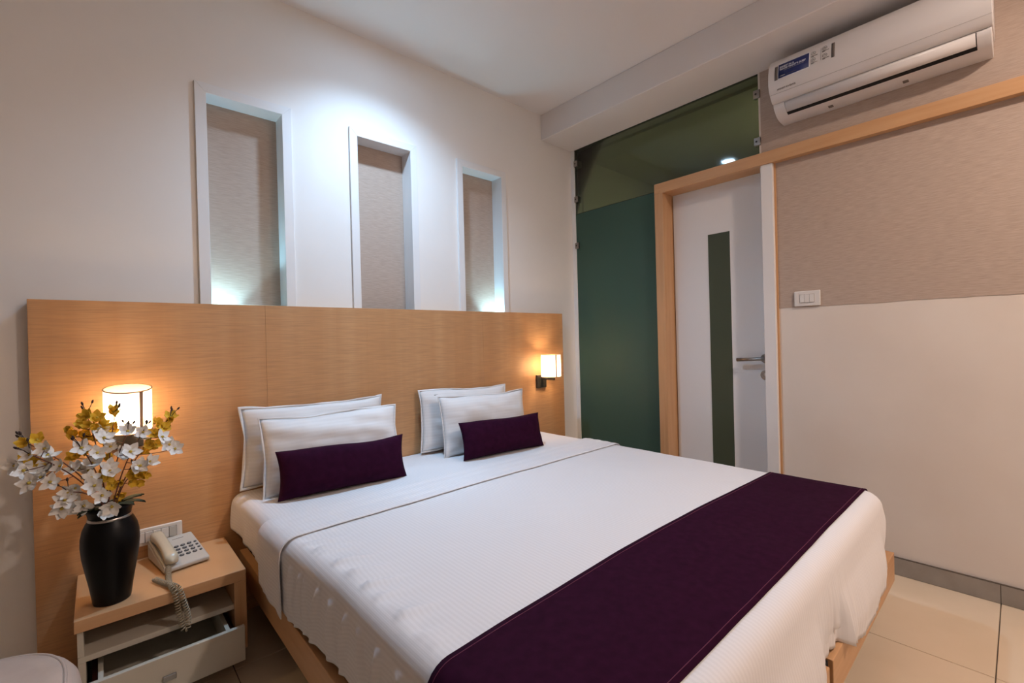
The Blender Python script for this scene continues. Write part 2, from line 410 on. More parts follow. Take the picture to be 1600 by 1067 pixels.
# ------------------------------------------------------------------ ceiling downlights
def downlight(x, y, r, mat, label):
    e = empty('downlight', (x, y, ZC), label, 'lamp', 'recessed ceiling downlights')
    MB().lathe([(r+.022, ZC), (r+.020, ZC-.006), (r+.004, ZC-.009), (r, ZC-.004), (r, ZC)], (x, y, 0), 40).build('trim_ring', M['white_laminate'], e)
    MB().lathe([(r, ZC-.0035), (0, ZC-.003)], (x, y, 0), 40).build('lamp_diffuser', mat, e, fixn=False)
    return e
dl = downlight(-1.65, -.50, .055, M['em_cool'], 'cool white recessed downlight above the middle niche')
ld = bpy.data.lights.new('lamp_beam', 'SPOT'); ld.energy = W_COOL; ld.color = COOL; ld.spot_size = math.radians(132); ld.spot_blend = 1.0; ld.shadow_soft_size = .05
lo_ = bpy.data.objects.new('lamp_beam', ld); COL.objects.link(lo_); lo_.parent = dl; lo_.location = (0, 0, -.008)
downlight(-1.0, -3.1, .075, M['em_room'], 'recessed downlight in front of the air conditioner wall')

# ------------------------------------------------------------------ headboard
HX0, HX1, HZ, HT = -2.9146, -.2008, 1.3172, .05
hb = empty('headboard', ((HX0+HX1)/2, -.03, .0), 'wide oak veneer headboard panel fixed to the wall behind the bed', 'headboard')
B(HX0+.004, HX1-.004, -.032, -.0008, .0, HZ-.004).build('backing_board', M['wood_v'], hb)
cuts = [HX0, -2.182, -.946, HX1]
for k in range(3):
    B(cuts[k]+.0002, cuts[k+1]-.0002, -HT, -.031, .0, HZ).build('veneer_panel', M['veneer'], hb, bevel=.0006, bseg=1)

# ------------------------------------------------------------------ sconces
def sconce(x, z, label, yc=-.155, tilt=0.0):
    """x,z: centre of wall plate; shade stands on an arm reaching out from it"""
    e = empty('wall_sconce', (x, -HT, z), label, 'lamp', 'bedside sconces')
    B(x-.045, x+.045, -HT-.018, -HT, z-.045, z+.045).build('wall_plate', M['dark_metal'], e, bevel=.003)
    ar = MB(); ar.box(x-.008, x+.008, yc-.03, -HT-.016, z+.012, z+.024)
    ar.build('arm', M['dark_metal'], e, bevel=.002)
    ar = MB(); ar.box(x-.030, x+.030, yc-.006, yc+.006, z+.024, z+.034); ar.box(x-.006, x+.006, yc-.030, yc+.030, z+.024, z+.034)
    ar.build('gallery', M['dark_metal'], e)
    R = .067; z0 = z+.036; z1 = z0+.15
    def lean(mb):          # the whole shade leans out from the wall on its loose holder
        for i, p in enumerate(mb.v):
            dy, dz = p.y-yc, p.z-z0
            mb.v[i] = Vector((p.x, yc+dy*math.cos(tilt)-dz*math.sin(tilt), z0+dz*math.cos(tilt)+dy*math.sin(tilt)))
        return mb
    sh = MB()
    seg = 48
    v = []
    for zz in (z0, z1):
        for k in range(seg): v.append((x+R*math.cos(2*math.pi*k/seg), yc+R*math.sin(2*math.pi*k/seg), zz))
    sh.add(v, [(k, (k+1) % seg, seg+(k+1) % seg, seg+k) for k in range(seg)], True)
    s_ = lean(sh).build('lamp_shade', M['shade'], e)
    for zz in (z0, z1):
        lean(MB().tube([(x+R*math.cos(t*2*math.pi/40), yc+R*math.sin(t*2*math.pi/40), zz) for t in range(41)], .0022, 6, cap=False)).build('shade_rim', M['trim_tan'], s_)
    va = math.atan2(-2.3066-yc, -2.7405-x) + .55      # seam strip a little to the right of the middle
    st = MB(); da = .085; vv = []
    for zz in (z0, z1):
        for t in (-1, 0, 1): vv.append((x+(R+.0008)*math.cos(va+t*da), yc+(R+.0008)*math.sin(va+t*da), zz))
    st.add(vv, [(0, 1, 4, 3), (1, 2, 5, 4)], True); lean(st).build('seam_strip', M['trim_tan'], s_)
    MB().lathe([(.012, z0-.004), (.014, z0+.02), (.012, z0+.03)], (x, yc, 0), 16).build('bulb_holder', M['dark_metal'], e)
    lean(MB().lathe([(.011, z0+.03), (.024, z0+.052), (.028, z0+.07), (.024, z0+.088), (.012, z0+.1), (0, z0+.103)], (x, yc, 0), 20)).build('bulb', M['em_bulb'], e)
sconce(-2.663, .815, 'lit cylindrical wall sconce behind the flower arrangement', tilt=math.radians(10))
sconce(-.447, .842, 'lit cylindrical wall sconce at the glass partition end of the headboard')

# ------------------------------------------------------------------ bed frame
BX0, BX1, BY = -2.308, -.45, -1.962
bed = empty('platform_bed', ((BX0+BX1)/2, -1.0, 0), 'low oak platform bed frame with two foot panels and recessed base', 'bed')
RB, RT = .158, .268
B(BX0, BX0+.03, BY+.031, -.052, RB, RT).build('side_rail', M['wood'], bed, bevel=.002)
B(BX1-.03, BX1, BY+.031, -.052, RB, RT).build('side_rail', M['wood'], bed, bevel=.002)
B(-1.318, BX1, BY, BY+.03, RB, RT).build('foot_panel', M['wood'], bed, bevel=.002)
B(BX0, -1.352, BY, BY+.03, RB, RT).build('foot_panel', M['wood'], bed, bevel=.002)
B(-1.352, -1.318, BY+.012, BY+.03, RB, RT-.006).build('panel_gap', M['black_gap'], bed)
B(BX0+.03, BX1-.03, BY+.03, -.06, .20, .262).build('mattress_deck', M['black_gap'], bed)
for yy in (-.35, -1.65):
    B(BX0+.14, BX1-.14, yy-.07, yy+.07, .0, .20).build('base_plinth', M['stool_leg'], bed)

# mattress
MX0, MX1, MY0, MZ = -2.284, -.505, -1.915, .502
mat_ = B(MX0+.004, MX1, MY0, -.056, .2635, MZ-.006).build('mattress', M['ticking'], bevel=.035, bseg=4)
tag(mat_, 'thick mattress with black and beige patterned ticking under the sheets', 'mattress')

# ------------------------------------------------------------------ bed linen
def ztop(x, y):
    xc, yc = -1.40, -1.0
    return .512 + .004*noise.noise((x*2.1, y*2.3, 0)) + .0018*noise.noise((x*7, y*6, 3)) + .004*(1-((x-xc)/.95)**2)

def section(off, xl, xr, rad, hemL, hemR, y, foldL=0.0, seed=0.0, nt=40, ns=14, flare=.0):
    """cross section across the bed: left hem, side, rounded shoulder, top, ... right hem. returns [(pt, stripe)]"""
    P = []; zt = lambda x: ztop(x, y)+off
    def sidept(d, left, hem):          # d: 0 at shoulder end .. 1 at hem
        x = xl if left else xr; sg = -1 if left else 1
        zs = zt(x) - rad; z = zs + (hem - zs)*d
        fl_ = (foldL*(.3+.7*d)*(noise.noise((y*13, seed, d*.6))*1.1 + .5*noise.noise((y*29, seed+4, d))) + flare*d)
        return Vector((x + sg*(max(fl_, -.004)), y, z)), zs - z
    for i in range(ns):
        p, a = sidept(1-i/(ns), True, hemL); P.append((p, xl - rad - a - .01))
    for i in range(6):
        a = math.pi/2*i/6; x = xl+rad-rad*math.cos(a); P.append((Vector((x, y, zt(xl)-rad+rad*math.sin(a))), x-.01))
    for i in range(nt+1):
        x = xl+rad+(xr-xl-2*rad)*i/nt; P.append((Vector((x, y, zt(x))), x))
    for i in range(5, -1, -1):
        a = math.pi/2*i/6; x = xr-rad+rad*math.cos(a); P.append((Vector((x, y, zt(xr)-rad+rad*math.sin(a))), x+.01))
    for i in range(1, ns+1):
        p, a = sidept(i/ns, False, hemR); P.append((p, xr+rad+a+.01))
    return P
def sweep(ylist, secfn):
    mb = MB(); uvs = []; n = None
    for y in ylist:
        S = secfn(y); n = len(S)
        mb.v += [p for p, _ in S]; uvs += [(u, y) for _, u in S]
    for j in range(len(ylist)-1):
        for i in range(n-1):
            mb.f.append((j*n+i, j*n+i+1, (j+1)*n+i+1, (j+1)*n+i)); mb.sm.append(True)
    return mb, uvs
def lerp_list(a, b, n): return [a+(b-a)*i/(n-1) for i in range(n)]
def ramp(y, pts):
    for (ya, va), (yb, vb) in zip(pts, pts[1:]):
        if ya >= y >= yb: return va+(vb-va)*(ya-y)/(ya-yb)
    return pts[0][1] if y > pts[0][0] else pts[-1][1]

# bottom sheet at the head end
mb, uvs = sweep(lerp_list(-.058, -.62, 60), lambda y: section(0, ramp(y, [(-.05, -2.334), (-.2, -2.320), (-.6, -2.316)]), -.50, .045, ramp(y, [(-.05, .378), (-.12, .362), (-.3, .345), (-.8, .335)]), .29, y, foldL=.012, seed=1))
o = mb.build('fitted_sheet', M['sheet'], uvs=uvs, solid=.002, fixn=False)
tag(o, 'white striped under-sheet showing at the pillow end of the bed', 'sheet')

# top sheet: runs over the left side, the foot and the right side
TX0, TX1, TYH, TYF = -2.287, -.497, -.53, -1.950
def txl(y): return ramp(y, [(-.45, -2.332), (-.74, -2.318), (-1.1, -2.290), (-2.0, -2.287)])
def perim():
    """outline of the hanging sheet seen from above (shoulder outer line), head-left -> foot -> head-right"""
    R = .085; P = []
    for y in lerp_list(TYH, TYF+R, 230): P.append((txl(y), y, -1, 0))
    for k in range(1, 10):
        a = math.pi/2*k/10; P.append((TX0+R-R*math.cos(a), TYF+R-R*math.sin(a), -math.cos(a), -math.sin(a)))
    for x in lerp_list(TX0+R, TX1-R, 110): P.append((x, TYF, 0, -1))
    for k in range(1, 10):
        a = math.pi/2*k/10; P.append((TX1-R+R*math.sin(a), TYF+R-R*math.cos(a), math.sin(a), -math.cos(a)))
    for y in lerp_list(TYF+R, TYH, 230): P.append((TX1, y, 1, 0))
    return P
PER = perim(); rad = .05; mb = MB(); uvs = []
def hem(x, y, nx, ny):
    if nx < -.5: return .292 + .012*noise.noise((y*7, 2, 0))
    if nx > .5: return .36 + .01*noise.noise((y*6, 5, 0))
    pts = [(-.50, .375), (-.545, .36), (-.60, .315), (-.70, .245), (-.86, .212), (-1.02, .213), (-1.12, .235), (-1.19, .262), (-1.25, .278), (-1.32, .276), (-1.42, .273), (-1.45, .24), (-1.52, .222), (-1.6, .215), (-2.4, .225)]
    return ramp(x, pts) + .004*noise.noise((x*25, 1, 0))
SK = 16; TOPR = 46
PLEATS = [(-.80, .010, .013, .03), (-.865, .013, .011, .05), (-.905, .009, .009, .02), (-.985, .015, .012, .06), (-1.075, .012, .015, .03), (-1.16, .016, .011, .05), (-1.25, .010, .014, -.02), (-1.34, .013, .012, .03), (-1.44, .009, .016, .02), (-1.66, .010, .02, 0), (-1.78, .012, .02, 0)]
def pleat(y, d):
    return 1.5*sum(a*math.exp(-((y-c-l*(d-.3))/w_)**2) for c, a, w_, l in PLEATS)
rows = []
for (x, y, nx, ny) in PER:
    col = []
    spine = Vector((-1.41, min(max(y, TYF+.8), TYH), 0))
    ix, iy = x-nx*rad, y-ny*rad
    for k in range(TOPR):
        t = k/(TOPR-1); px, py = spine.x+(ix-spine.x)*t, spine.y+(iy-spine.y)*t
        z = ztop(px, py)+.003
        dl = px-TX0
        # small gathers where the sheet is pulled over the left shoulder
        if px < -1.9 and py > -1.5: z += .0085*math.exp(-(dl-.06)**2/.008)*noise.noise((py*15+px*7, px*2, 8))
        if px < -2.0 and py > -1.5: z += .55*math.exp(-((dl-.05)/.075)**2)*(pleat(py+(dl-.05)*.35, 0) - .003)
        z += .0012*noise.noise((px*16+py*9, py*22, 2))
        col.append((Vector((px, py, z)), px, py))
    ze = ztop(ix, iy)+.003
    for k in range(1, 7):
        a = math.pi/2*k/6
        col.append((Vector((ix+nx*rad*math.sin(a), iy+ny*rad*math.sin(a), ze-rad+rad*math.cos(a))), ix+nx*rad*a, iy+ny*rad*a))
    h = hem(x, y, nx, ny); s_along = y if abs(nx) > .7 else x
    for k in range(1, SK+1):
        d = k/SK; z = ze-rad+(h-(ze-rad))*d
        if nx < -.5: f_ = .003 + .020*d**.4*max(-.1, noise.noise((y*8.5, 1.7, d*.4))+.55*noise.noise((y*19, 2.2, d*.6)))*.6 + pleat(y, d)*(.35+.65*math.sin(math.pi*min(1, d*1.15)))
        elif nx > .5: f_ = .006*d*noise.noise((y*8, 4, d))
        else:
            f_ = .007*d*(noise.noise((x*16, 6, d*.4))+.7*noise.noise((x*41, 7, d*.7))) + .016*math.sin(math.pi*min(d*1.1, 1))*.5
            gath = math.exp(-((x+1.26)/.10)**2)+math.exp(-((x+1.40)/.06)**2)*.6
            f_ += .014*gath*d*math.sin(x*120+d*2+3*noise.noise((x*9, 0, 0)))
            if h < .27:      # hangs outside the foot panel
                f_ += .027*min(1, max(0, (.41-z)/.12))
            elif z < .33: f_ *= .3
        f_ = max(f_, -.014)
        arc = rad*math.pi/2+(ze-rad-z)
        col.append((Vector((x+nx*f_, y+ny*f_, z)), ix+nx*arc, iy+ny*arc))
    rows.append(col)
n = len(rows[0])
for col in rows:
    mb.v += [c[0] for c in col]; uvs += [(c[1], c[2]) for c in col]
for j in range(len(rows)-1):
    for i in range(n-1): mb.f.append((j*n+i, j*n+i+1, (j+1)*n+i+1, (j+1)*n+i)); mb.sm.append(True)
ts = mb.build('top_sheet', M['sheet'], uvs=uvs, solid=.002, fixn=False)
bm = bmesh.new(); bm.from_mesh(ts.data); bmesh.ops.remove_doubles(bm, verts=bm.verts, dist=.0008); bm.to_mesh(ts.data); bm.free()
tag(ts, 'white satin-stripe top sheet spread over the bed and hanging over the foot', 'sheet')
# folded-back cuff: two layers joined by a rolled edge at the head side and a hem at the other
def cuffsec(y, off, s_):
    return section(off, txl(y)-.006-s_, TX1+.006+s_, .05+off*.3, ramp(y, [(-.5, .315), (-.6, .300), (-.74, .275)]), .34, y, foldL=.006, seed=3)
ylist = lerp_list(-.735, -.515, 22)
mb, uvs = MB(), []
rowsC = []
offs = [.0095 + .0012*math.sin(i*1.1) for i in range(22)]
for y, of in zip(ylist, offs): rowsC.append(cuffsec(y, of, .006))
for a in (30, 60, 90, 120, 150): rowsC.append(cuffsec(-.515+.010*math.sin(math.radians(a)), .0065+.003*math.cos(math.radians(a)), .004))
for y in (-.515, -.56, -.60): rowsC.append(cuffsec(y, .004, .001))
n = len(rowsC[0])
for S in rowsC: mb.v += [p for p, _ in S]; uvs += [(u, p.y) for p, u in S]
for j in range(len(rowsC)-1):
    for i in range(n-1): mb.f.append((j*n+i, j*n+i+1, (j+1)*n+i+1, (j+1)*n+i)); mb.sm.append(True)
mb.build('folded_cuff', M['sheet'], ts, uvs=uvs, solid=.003, fixn=False)
# hem seam line along the cuff
S = cuffsec(-.7335, .0095, .0065)
MB().tube([p for p, _ in S[8:-8]], .0020, 6).build('cuff_hem', M['sheet'], ts, uvs=None)

# bed runner
def runsec(y, yo):
    sft = lambda x: y + yo*(.020*math.sin((x+2.3)*1.9)-.012)
    S = section(.0065, TX0-.008, TX1+.007, .052, .33, .33, y, foldL=.004, seed=9, flare=.004)
    return [(Vector((p.x, sft(p.x), p.z)), u) for p, u in S]
yl = lerp_list(-1.532, -1.893, 24)
mb, uvs = sweep(yl, lambda y: runsec(y, -1 if False else 1.0*(1-(y+1.532)/(-.361))))
rn = mb.build('bed_runner', M['purple'], uvs=uvs, solid=.003, fixn=False)
tag(rn, 'dark aubergine purple runner laid across the foot of the bed', 'bed runner')
for yy in (-1.545, -1.880):
    S = runsec(yy, 1-(yy+1.532)/(-.361))
    MB().tube([p+Vector((0, 0, .0016)) for p, _ in S[14:-14]], .0009, 5).build('stitched_edge', M['purple_thread'], rn)

# ------------------------------------------------------------------ pillows
def pillow_body(w, h, t, seed, pinch=.045, power=3.2, wr=.009, pw=.72, nu=44, nv=30):
    mb = MB(); uvs = []
    for sgn in (1, -1):
        base = len(mb.v)
        for j in range(nv):
            for i in range(nu):
                u = -1+2*i/(nu-1); v = -1+2*j/(nv-1)
                x = u*w/2*(1-pinch*(1-v*v)*abs(u)**3); z = v*h/2*(1-pinch*1.3*(1-u*u)*abs(v)**3) + .010*noise.noise((x*4+seed*3, 7, 0))*max(0, v)**2
                th = t/2*max(0, 1-abs(u)**power)**pw*max(0, 1-abs(v)**power)**pw
                edge = min(1, th/(t*.2))
                th += edge*wr*(noise.noise((x*4+seed, z*20+x*3, sgn)) + .6*noise.noise((x*18, z*9+seed, sgn*2)) + .35*noise.noise((x*9+seed, z*60, sgn)) + .8*max(0, noise.noise((x*3+seed*5, z*5+x*4, 9)))*noise.noise((x*14+z*10, z*26+seed, sgn)))
                mb.v.append(Vector((x, -sgn*th, z))); uvs.append((z, x))
        for j in range(nv-1):
            for i in range(nu-1):
                a = base+j*nu+i; f_ = (a, a+1, a+nu+1, a+nu)
                mb.f.append(f_ if sgn > 0 else f_[::-1]); mb.sm.append(True)
    return mb, uvs
def pillow(name, mat, w, h, t, loc, tilt, yaw=0, roll=0, seed=0, flange=0, label='', cat='pillow', group=None, **kw):
    mb, uvs = pillow_body(w, h, t, seed, **kw)
    o = mb.build(name, mat, uvs=uvs, fixn=False)
    bm = bmesh.new(); bm.from_mesh(o.data); bmesh.ops.remove_doubles(bm, verts=bm.verts, dist=.0004); bm.to_mesh(o.data); bm.free()
    o.location = loc
    o.rotation_euler = (Matrix.Rotation(yaw, 3, 'Z') @ Matrix.Rotation(tilt, 3, 'X') @ Matrix.Rotation(roll, 3, 'Y')).to_euler()
    tag(o, label, cat, group)
    if flange:
        pinch = kw.get('pinch', .045); fb = MB(); n = 160; per = []
        for k in range(n):
            s_ = k/n*4; q = int(s_); r = s_-q
            u, v = [(-1+2*r, -1), (1, -1+2*r), (1-2*r, 1), (-1, 1-2*r)][q]
            x = u*w/2*(1-pinch*(1-v*v)*abs(u)**3); z = v*h/2*(1-pinch*1.3*(1-u*u)*abs(v)**3) + .010*noise.noise((x*4+seed*3, 7, 0))*max(0, v)**2
            per.append((x, z, u, v))
        for k, (x, z, u, v) in enumerate(per):
            for d in (0, .5, 1):
                # widen outwards from the seam; flutter at the free edge
                ox = x + flange*d*(u if abs(u) > .999 else 0) ; oz = z + flange*d*(v if abs(v) > .999 else 0)
                kf = .55+.9*abs(noise.noise((x*6+seed*2.3, z*6, 4)))
                ox = x+(ox-x)*kf; oz = z+(oz-z)*kf
                fb.v.append(Vector((ox, d*.022*noise.noise((x*7+seed, z*7, 1)), oz)) )
        nb = len(per)
        for k in range(nb):
            for d in range(2):
                a = k*3+d; b_ = ((k+1) % nb)*3+d
                fb.f.append((a, b_, b_+1, a+1)); fb.sm.append(True)
        f_ = fb.build('flange', M['pillow'], uvs=[(p.z, p.x) for p in fb.v], solid=.003, fixn=False)
        f_.parent = o
    return o
G = 'white pillows leaning on the headboard'
pillow('pillow', M['pillow'],   .63, .33, .095, (-1.985, -.108, .703), -.02, 0, .012, 1, .010,
       'white flanged pillow against the headboard, rear of the pair near the telephone', group=G)
pillow('pillow', M['pillow'], .60, .32, .115, (-1.95, -.226, .672), -.20, -.05, .004, 2, .010,
       'white flanged pillow just behind the left purple cushion, front of the pair near the telephone', group=G)
pr = pillow('pillow', M['pillow'], .60, .33, .095, (-1.14, -.115, .695), -.09, -.04, .03, 3, .011,
       'white flanged pillow against the headboard, rear of the pair near the glass partition', group=G)
pillow('pillow', M['pillow'], .59, .32, .115, (-1.088, -.236, .672), -.18, -.05, .015, 4, .007,
       'white pillow just behind the right purple cushion, front of the pair near the glass partition', group=G)
pc = B(-.012, .012, -.0085, -.0065, -.003, .003).build('care_tag', M['sheetd']); pc.parent = pr; pc.location = (-.205, -.011, .135)
G = 'purple bolster cushions'
pillow('cushion', M['purple'], .545, .195, .105, (-1.952, -.338, .612), -.22, -.085, .012, 5, 0,
       'oblong aubergine purple cushion leaning on the pillows near the telephone', cat='cushion', group=G, power=3.2, pinch=.05, wr=.002, pw=.55)
pillow('cushion', M['purple'], .545, .195, .105, (-1.087, -.385, .612), -.25, -.085, .012, 6, 0,
       'oblong aubergine purple cushion leaning on the pillows near the glass partition', cat='cushion', group=G, power=3.2, pinch=.05, wr=.004, pw=.55)

# ------------------------------------------------------------------ nightstand
NX0, NX1, NYF, NZT = -2.81, -2.362, -.43, .34
ns = empty('nightstand', ((NX0+NX1)/2, -.24, 0), 'wall-hung oak nightstand with open shelf and half-open white drawer', 'nightstand')
B(NX0, NX1, NYF, -.0515, NZT-.038, NZT).build('table_top', M['wood'], ns, bevel=.0015, bseg=1)
B(NX1-.038, NX1, NYF, -.0515, .058, NZT-.038).build('side_panel', M['wood_v'], ns, bevel=.0015, bseg=1)
B(NX0+.006, NX0+.024, NYF+.012, -.0515, .058, .2048).build('side_panel', M['drawer'], ns, bevel=.001, bseg=1)
B(NX0+.006, NX0+.020, NYF+.016, -.0515, .2222, NZT-.038).build('side_panel', M['drawer'], ns)
B(NX0+.006, NX1-.038, NYF+.012, -.0515, .205, .222).build('shelf', M['drawer'], ns, bevel=.001, bseg=1)
B(NX0+.024, NX1-.038, -.064, -.0515, .058, NZT-.038).build('back_panel', M['drawer'], ns)
B(NX0+.024, NX1-.038, NYF+.02, -.0515, .058, .066).build('bottom_panel', M['drawer'], ns)
DO = -.50
dr = B(NX0+.03, NX1-.022, DO, DO+.016, .058, .175).build('drawer', M['drawer'], ns, bevel=.001, bseg=1)
B(NX0+.05, NX0+.062, DO+.016, DO+.37, .075, .165).build('drawer_side', M['drawer'], dr)
B(NX1-.072, NX1-.060, DO+.016, DO+.37, .075, .165).build('drawer_side', M['drawer'], dr)
B(NX0+.05, NX1-.060, DO+.37, DO+.38, .075, .165).build('drawer_back', M['drawer'], dr)
B(NX0+.05, NX1-.060, DO+.016, DO+.37, .075, .082).build('drawer_bottom', M['drawer'], dr)
B(NX0+.036, NX0+.048, DO+.02, DO+.34, .10, .14).build('drawer_runner', M['maroon'], dr)
B(NX1-.057, NX1-.044, DO+.02, DO+.34, .10, .14).build('drawer_runner', M['maroon'], dr)
B(-2.612, -2.577, DO-.008, DO, .098, .115).build('drawer_handle', M['metal'], dr, bevel=.002)

# ------------------------------------------------------------------ socket plate on the headboard
so = empty('socket_plate', (-2.595, -HT, .42), 'white switch and socket plate on the headboard behind the telephone', 'switch')
B(-2.69, -2.505, -HT-.012, -HT-.0003, .388, .453).build('plate', M['plastic'], so, bevel=.004, bseg=3)
B(-2.672, -2.523, -HT-.0126, -HT-.0116, .400, .441).build('module_recess', M['plastic_gap'], so)
for k in range(6):
    x0 = -2.671+k*.0246
    B(x0+.0007, x0+.0239, -HT-.016, -HT-.012, .401, .440).build('rocker' if k < 5 else 'socket_module', M['plastic'] if k < 5 else M['phone'], so, bevel=.0015)
# switch plate on the right wall
sw = empty('light_switch', (0, -1.567, 1.31), 'white three-rocker light switch at the lower edge of the wallpaper', 'switch')
B(-.012, -.001, -1.626, -1.508, 1.271, 1.3495).build('plate', M['plastic'], sw, bevel=.004, bseg=3)
B(-.0127, -.0115, -1.600, -1.534, 1.289, 1.332).build('module_recess', M['plastic_gap'], sw)
for k in range(3):
    y1 = -1.535-k*.0217
    B(-.0155, -.012, y1-.0208, y1-.0003, 1.290, 1.331).build('rocker', M['plastic'], sw, bevel=.001)

# ------------------------------------------------------------------ telephone
ph = empty('telephone', (-2.53, -.17, NZT), 'grey-white corded desk telephone with keypad on the nightstand', 'telephone')
ph.rotation_euler = (0, 0, math.radians(9)); 
PW, PD = .142, .205
def pl(x, y, z): return Vector((x, y, z))       # phone-local coordinates, front is -y
def pbuild(mb, name, mat, parent, **kw):
    o = mb.build(name, mat, **kw); o.parent = parent; return o
def ptop(y): return .020 + (.062-.020)*(y+PD/2)/PD
body = MB().prism([(-PD/2, .004), (PD/2, .004), (PD/2, ptop(PD/2)), (-PD/2, ptop(-PD/2))], 'x', -PW/2, PW/2)
pb = pbuild(body, 'base', M['phone'], ph, bevel=.006, bseg=3)
for sx in (-.05, .05):
    for sy in (-.08, .08): pbuild(MB().lathe([(.008, 0), (.008, .005)], (sx, sy, 0), 12), 'rubber_foot', M['key'], pb)
# handset cradle ridge on the left and handset over it
slope = math.atan((.062-.020)/PD)
cr_ = MB().prism([(-PD/2+.004, ptop(-PD/2)), (PD/2-.004, ptop(PD/2)), (PD/2-.006, ptop(PD/2)+.010), (-PD/2+.01, ptop(-PD/2)+.008)], 'x', -PW/2+.002, -PW/2+.010)
pbuild(cr_, 'cradle_edge', M['phone'], pb, bevel=.002)
hs = MB(); npt = 18; ring = 14
v = []
for i in range(npt):
    t = i/(npt-1); y = -PD/2-.004+(PD+.004)*t; zc = ptop(y)+.021+.012*math.sin(math.pi*t)
    e_ = min(t, 1-t); endf = min(1, (e_/.07))**.5 if e_ < .07 else 1
    wv = (.0235 - .006*math.sin(math.pi*t))*max(endf, .12); hv = (.018 - .004*math.sin(math.pi*t) + .004*(abs(t-.5)*2)**4)*max(endf, .12)
    for k in range(ring):
        a = 2*math.pi*k/ring; c_, s_ = math.cos(a), math.sin(a)
        v.append((-.045+wv*math.copysign(abs(c_)**.7, c_), y, zc+hv*math.copysign(abs(s_)**.7, s_)))
hs.add(v, [(i*ring+k, i*ring+(k+1) % ring, (i+1)*ring+(k+1) % ring, (i+1)*ring+k) for i in range(npt-1) for k in range(ring)], True)
hs.f.append(tuple(range(ring))[::-1]); hs.sm.append(True); hs.f.append(tuple((npt-1)*ring+k for k in range(ring))); hs.sm.append(True)
hset = pbuild(hs, 'handset', M['handset'], ph)
def key(x, y, rx, ry, nm='key'):
    z = ptop(y)
    mb = MB(); seg = 14; vv = []
    for (f_, h) in ((1, -.001), (1, .0022), (.82, .0034)):
        for k in range(seg): a = 2*math.pi*k/seg; vv.append((x+rx*f_*math.cos(a), y+ry*f_*math.sin(a), z+h+ry*f_*math.sin(a)*math.tan(slope)))
    mb.add(vv, [(r*seg+k, r*seg+(k+1) % seg, (r+1)*seg+(k+1) % seg, (r+1)*seg+k) for r in range(2) for k in range(seg)], True)
    mb.f.append(tuple(2*seg+k for k in range(seg))); mb.sm.append(False)
    kk = pbuild(mb, nm, M['key'], pb)
    cap = MB().lathe([(rx*.45, z+.0032), (rx*.4, z+.0044), (0, z+.0046)], (x, y, 0), 10); pbuild(cap, 'key_face', M['key_face'], kk)
for r in range(4):
    for c_ in range(3): key(-.002+c_*.0205, .018-r*.0215, .0078, .0062)
    key(.0585, .018-r*.0215, .0048, .0042, 'function_key')
lb = MB(); y = .075; lb.box(.0, .036, y-.0012, y+.0012, ptop(y)-.001, ptop(y)+.0006); pbuild(lb, 'name_print', M['ac_print'], pb)
# coiled cord: leaves the handset, drops over the front edge and loops back up to the base
def coil(path, R, r, turns_per_m):
    pts = [Vector(p) for p in path]
    # Catmull-Rom resample
    fine = []
    for i in range(len(pts)-1):
        p0, p1, p2, p3 = pts[max(i-1, 0)], pts[i], pts[i+1], pts[min(i+2, len(pts)-1)]
        for k in range(24):
            t = k/24; fine.append(.5*((2*p1)+(-p0+p2)*t+(2*p0-5*p1+4*p2-p3)*t*t+(-p0+3*p1-3*p2+p3)*t**3))
    fine.append(pts[-1])
    L_ = [0]
    for a, b_ in zip(fine, fine[1:]): L_.append(L_[-1]+(b_-a).length)
    n = int(L_[-1]*turns_per_m*9); out = []; j = 0; prev = None
    for k in range(n+1):
        s_ = L_[-1]*k/n
        while j < len(L_)-2 and L_[j+1] < s_: j += 1
        f_ = (s_-L_[j])/max(1e-9, L_[j+1]-L_[j]); p = fine[j].lerp(fine[j+1], f_); t = (fine[j+1]-fine[j]).normalized()
        nrm = t.cross(Vector((1, .3, .1))).normalized() if prev is None else (prev-t*prev.dot(t)).normalized()
        prev = nrm; bi = t.cross(nrm); a = 2*math.pi*k/9
        out.append(p+(nrm*math.cos(a)+bi*math.sin(a))*R)
    return MB().tube(out, r, 5)
inv = Matrix.Rotation(-math.radians(9), 3, 'Z')
def toloc(p): return inv @ (Vector(p)-ph.location)
cpath = [(-2.571, -.268, .366), (-2.573, -.30, .357), (-2.578, -.355, .351), (-2.577, -.415, .351), (-2.571, -.441, .343), (-2.566, -.447, .315), (-2.562, -.448, .28), (-2.556, -.449, .245), (-2.551, -.452, .218),
         (-2.541, -.452, .214), (-2.536, -.450, .235), (-2.540, -.449, .27), (-2.549, -.449, .31), (-2.556, -.444, .342), (-2.566, -.425, .352), (-2.590, -.37, .350), (-2.612, -.31, .349)]
pbuild(coil([toloc(p) for p in cpath], .0072, .0021, 112), 'coiled_cord', M['cord'], ph)

# ------------------------------------------------------------------ vase
VX, VY = -2.722, -.348
va_ = empty('vase', (VX, VY, NZT), 'tall matt black vase with silver neck band on the nightstand', 'vase')
prof = [(.001, .3405), (.046, .3405), (.0475, .345), (.051, .37), (.057, .41), (.064, .45), (.0705, .49), (.0733, .525), (.0725, .55), (.068, .575), (.060, .594), (.0545, .603), (.053, .608), (.0535, .616), (.058, .632), (.0625, .644), (.0605, .645), (.055, .634), (.050, .617), (.048, .60), (.05, .57), (.03, .55), (.001, .55)]
MB().lathe(prof, (VX, VY, 0), 48).build('vase_body', M['vase'], va_)
MB().lathe([(.0547, .602), (.0556, .603), (.0548, .609), (.0536, .610)], (VX, VY, 0), 48).build('neck_band', M['silver'], va_)

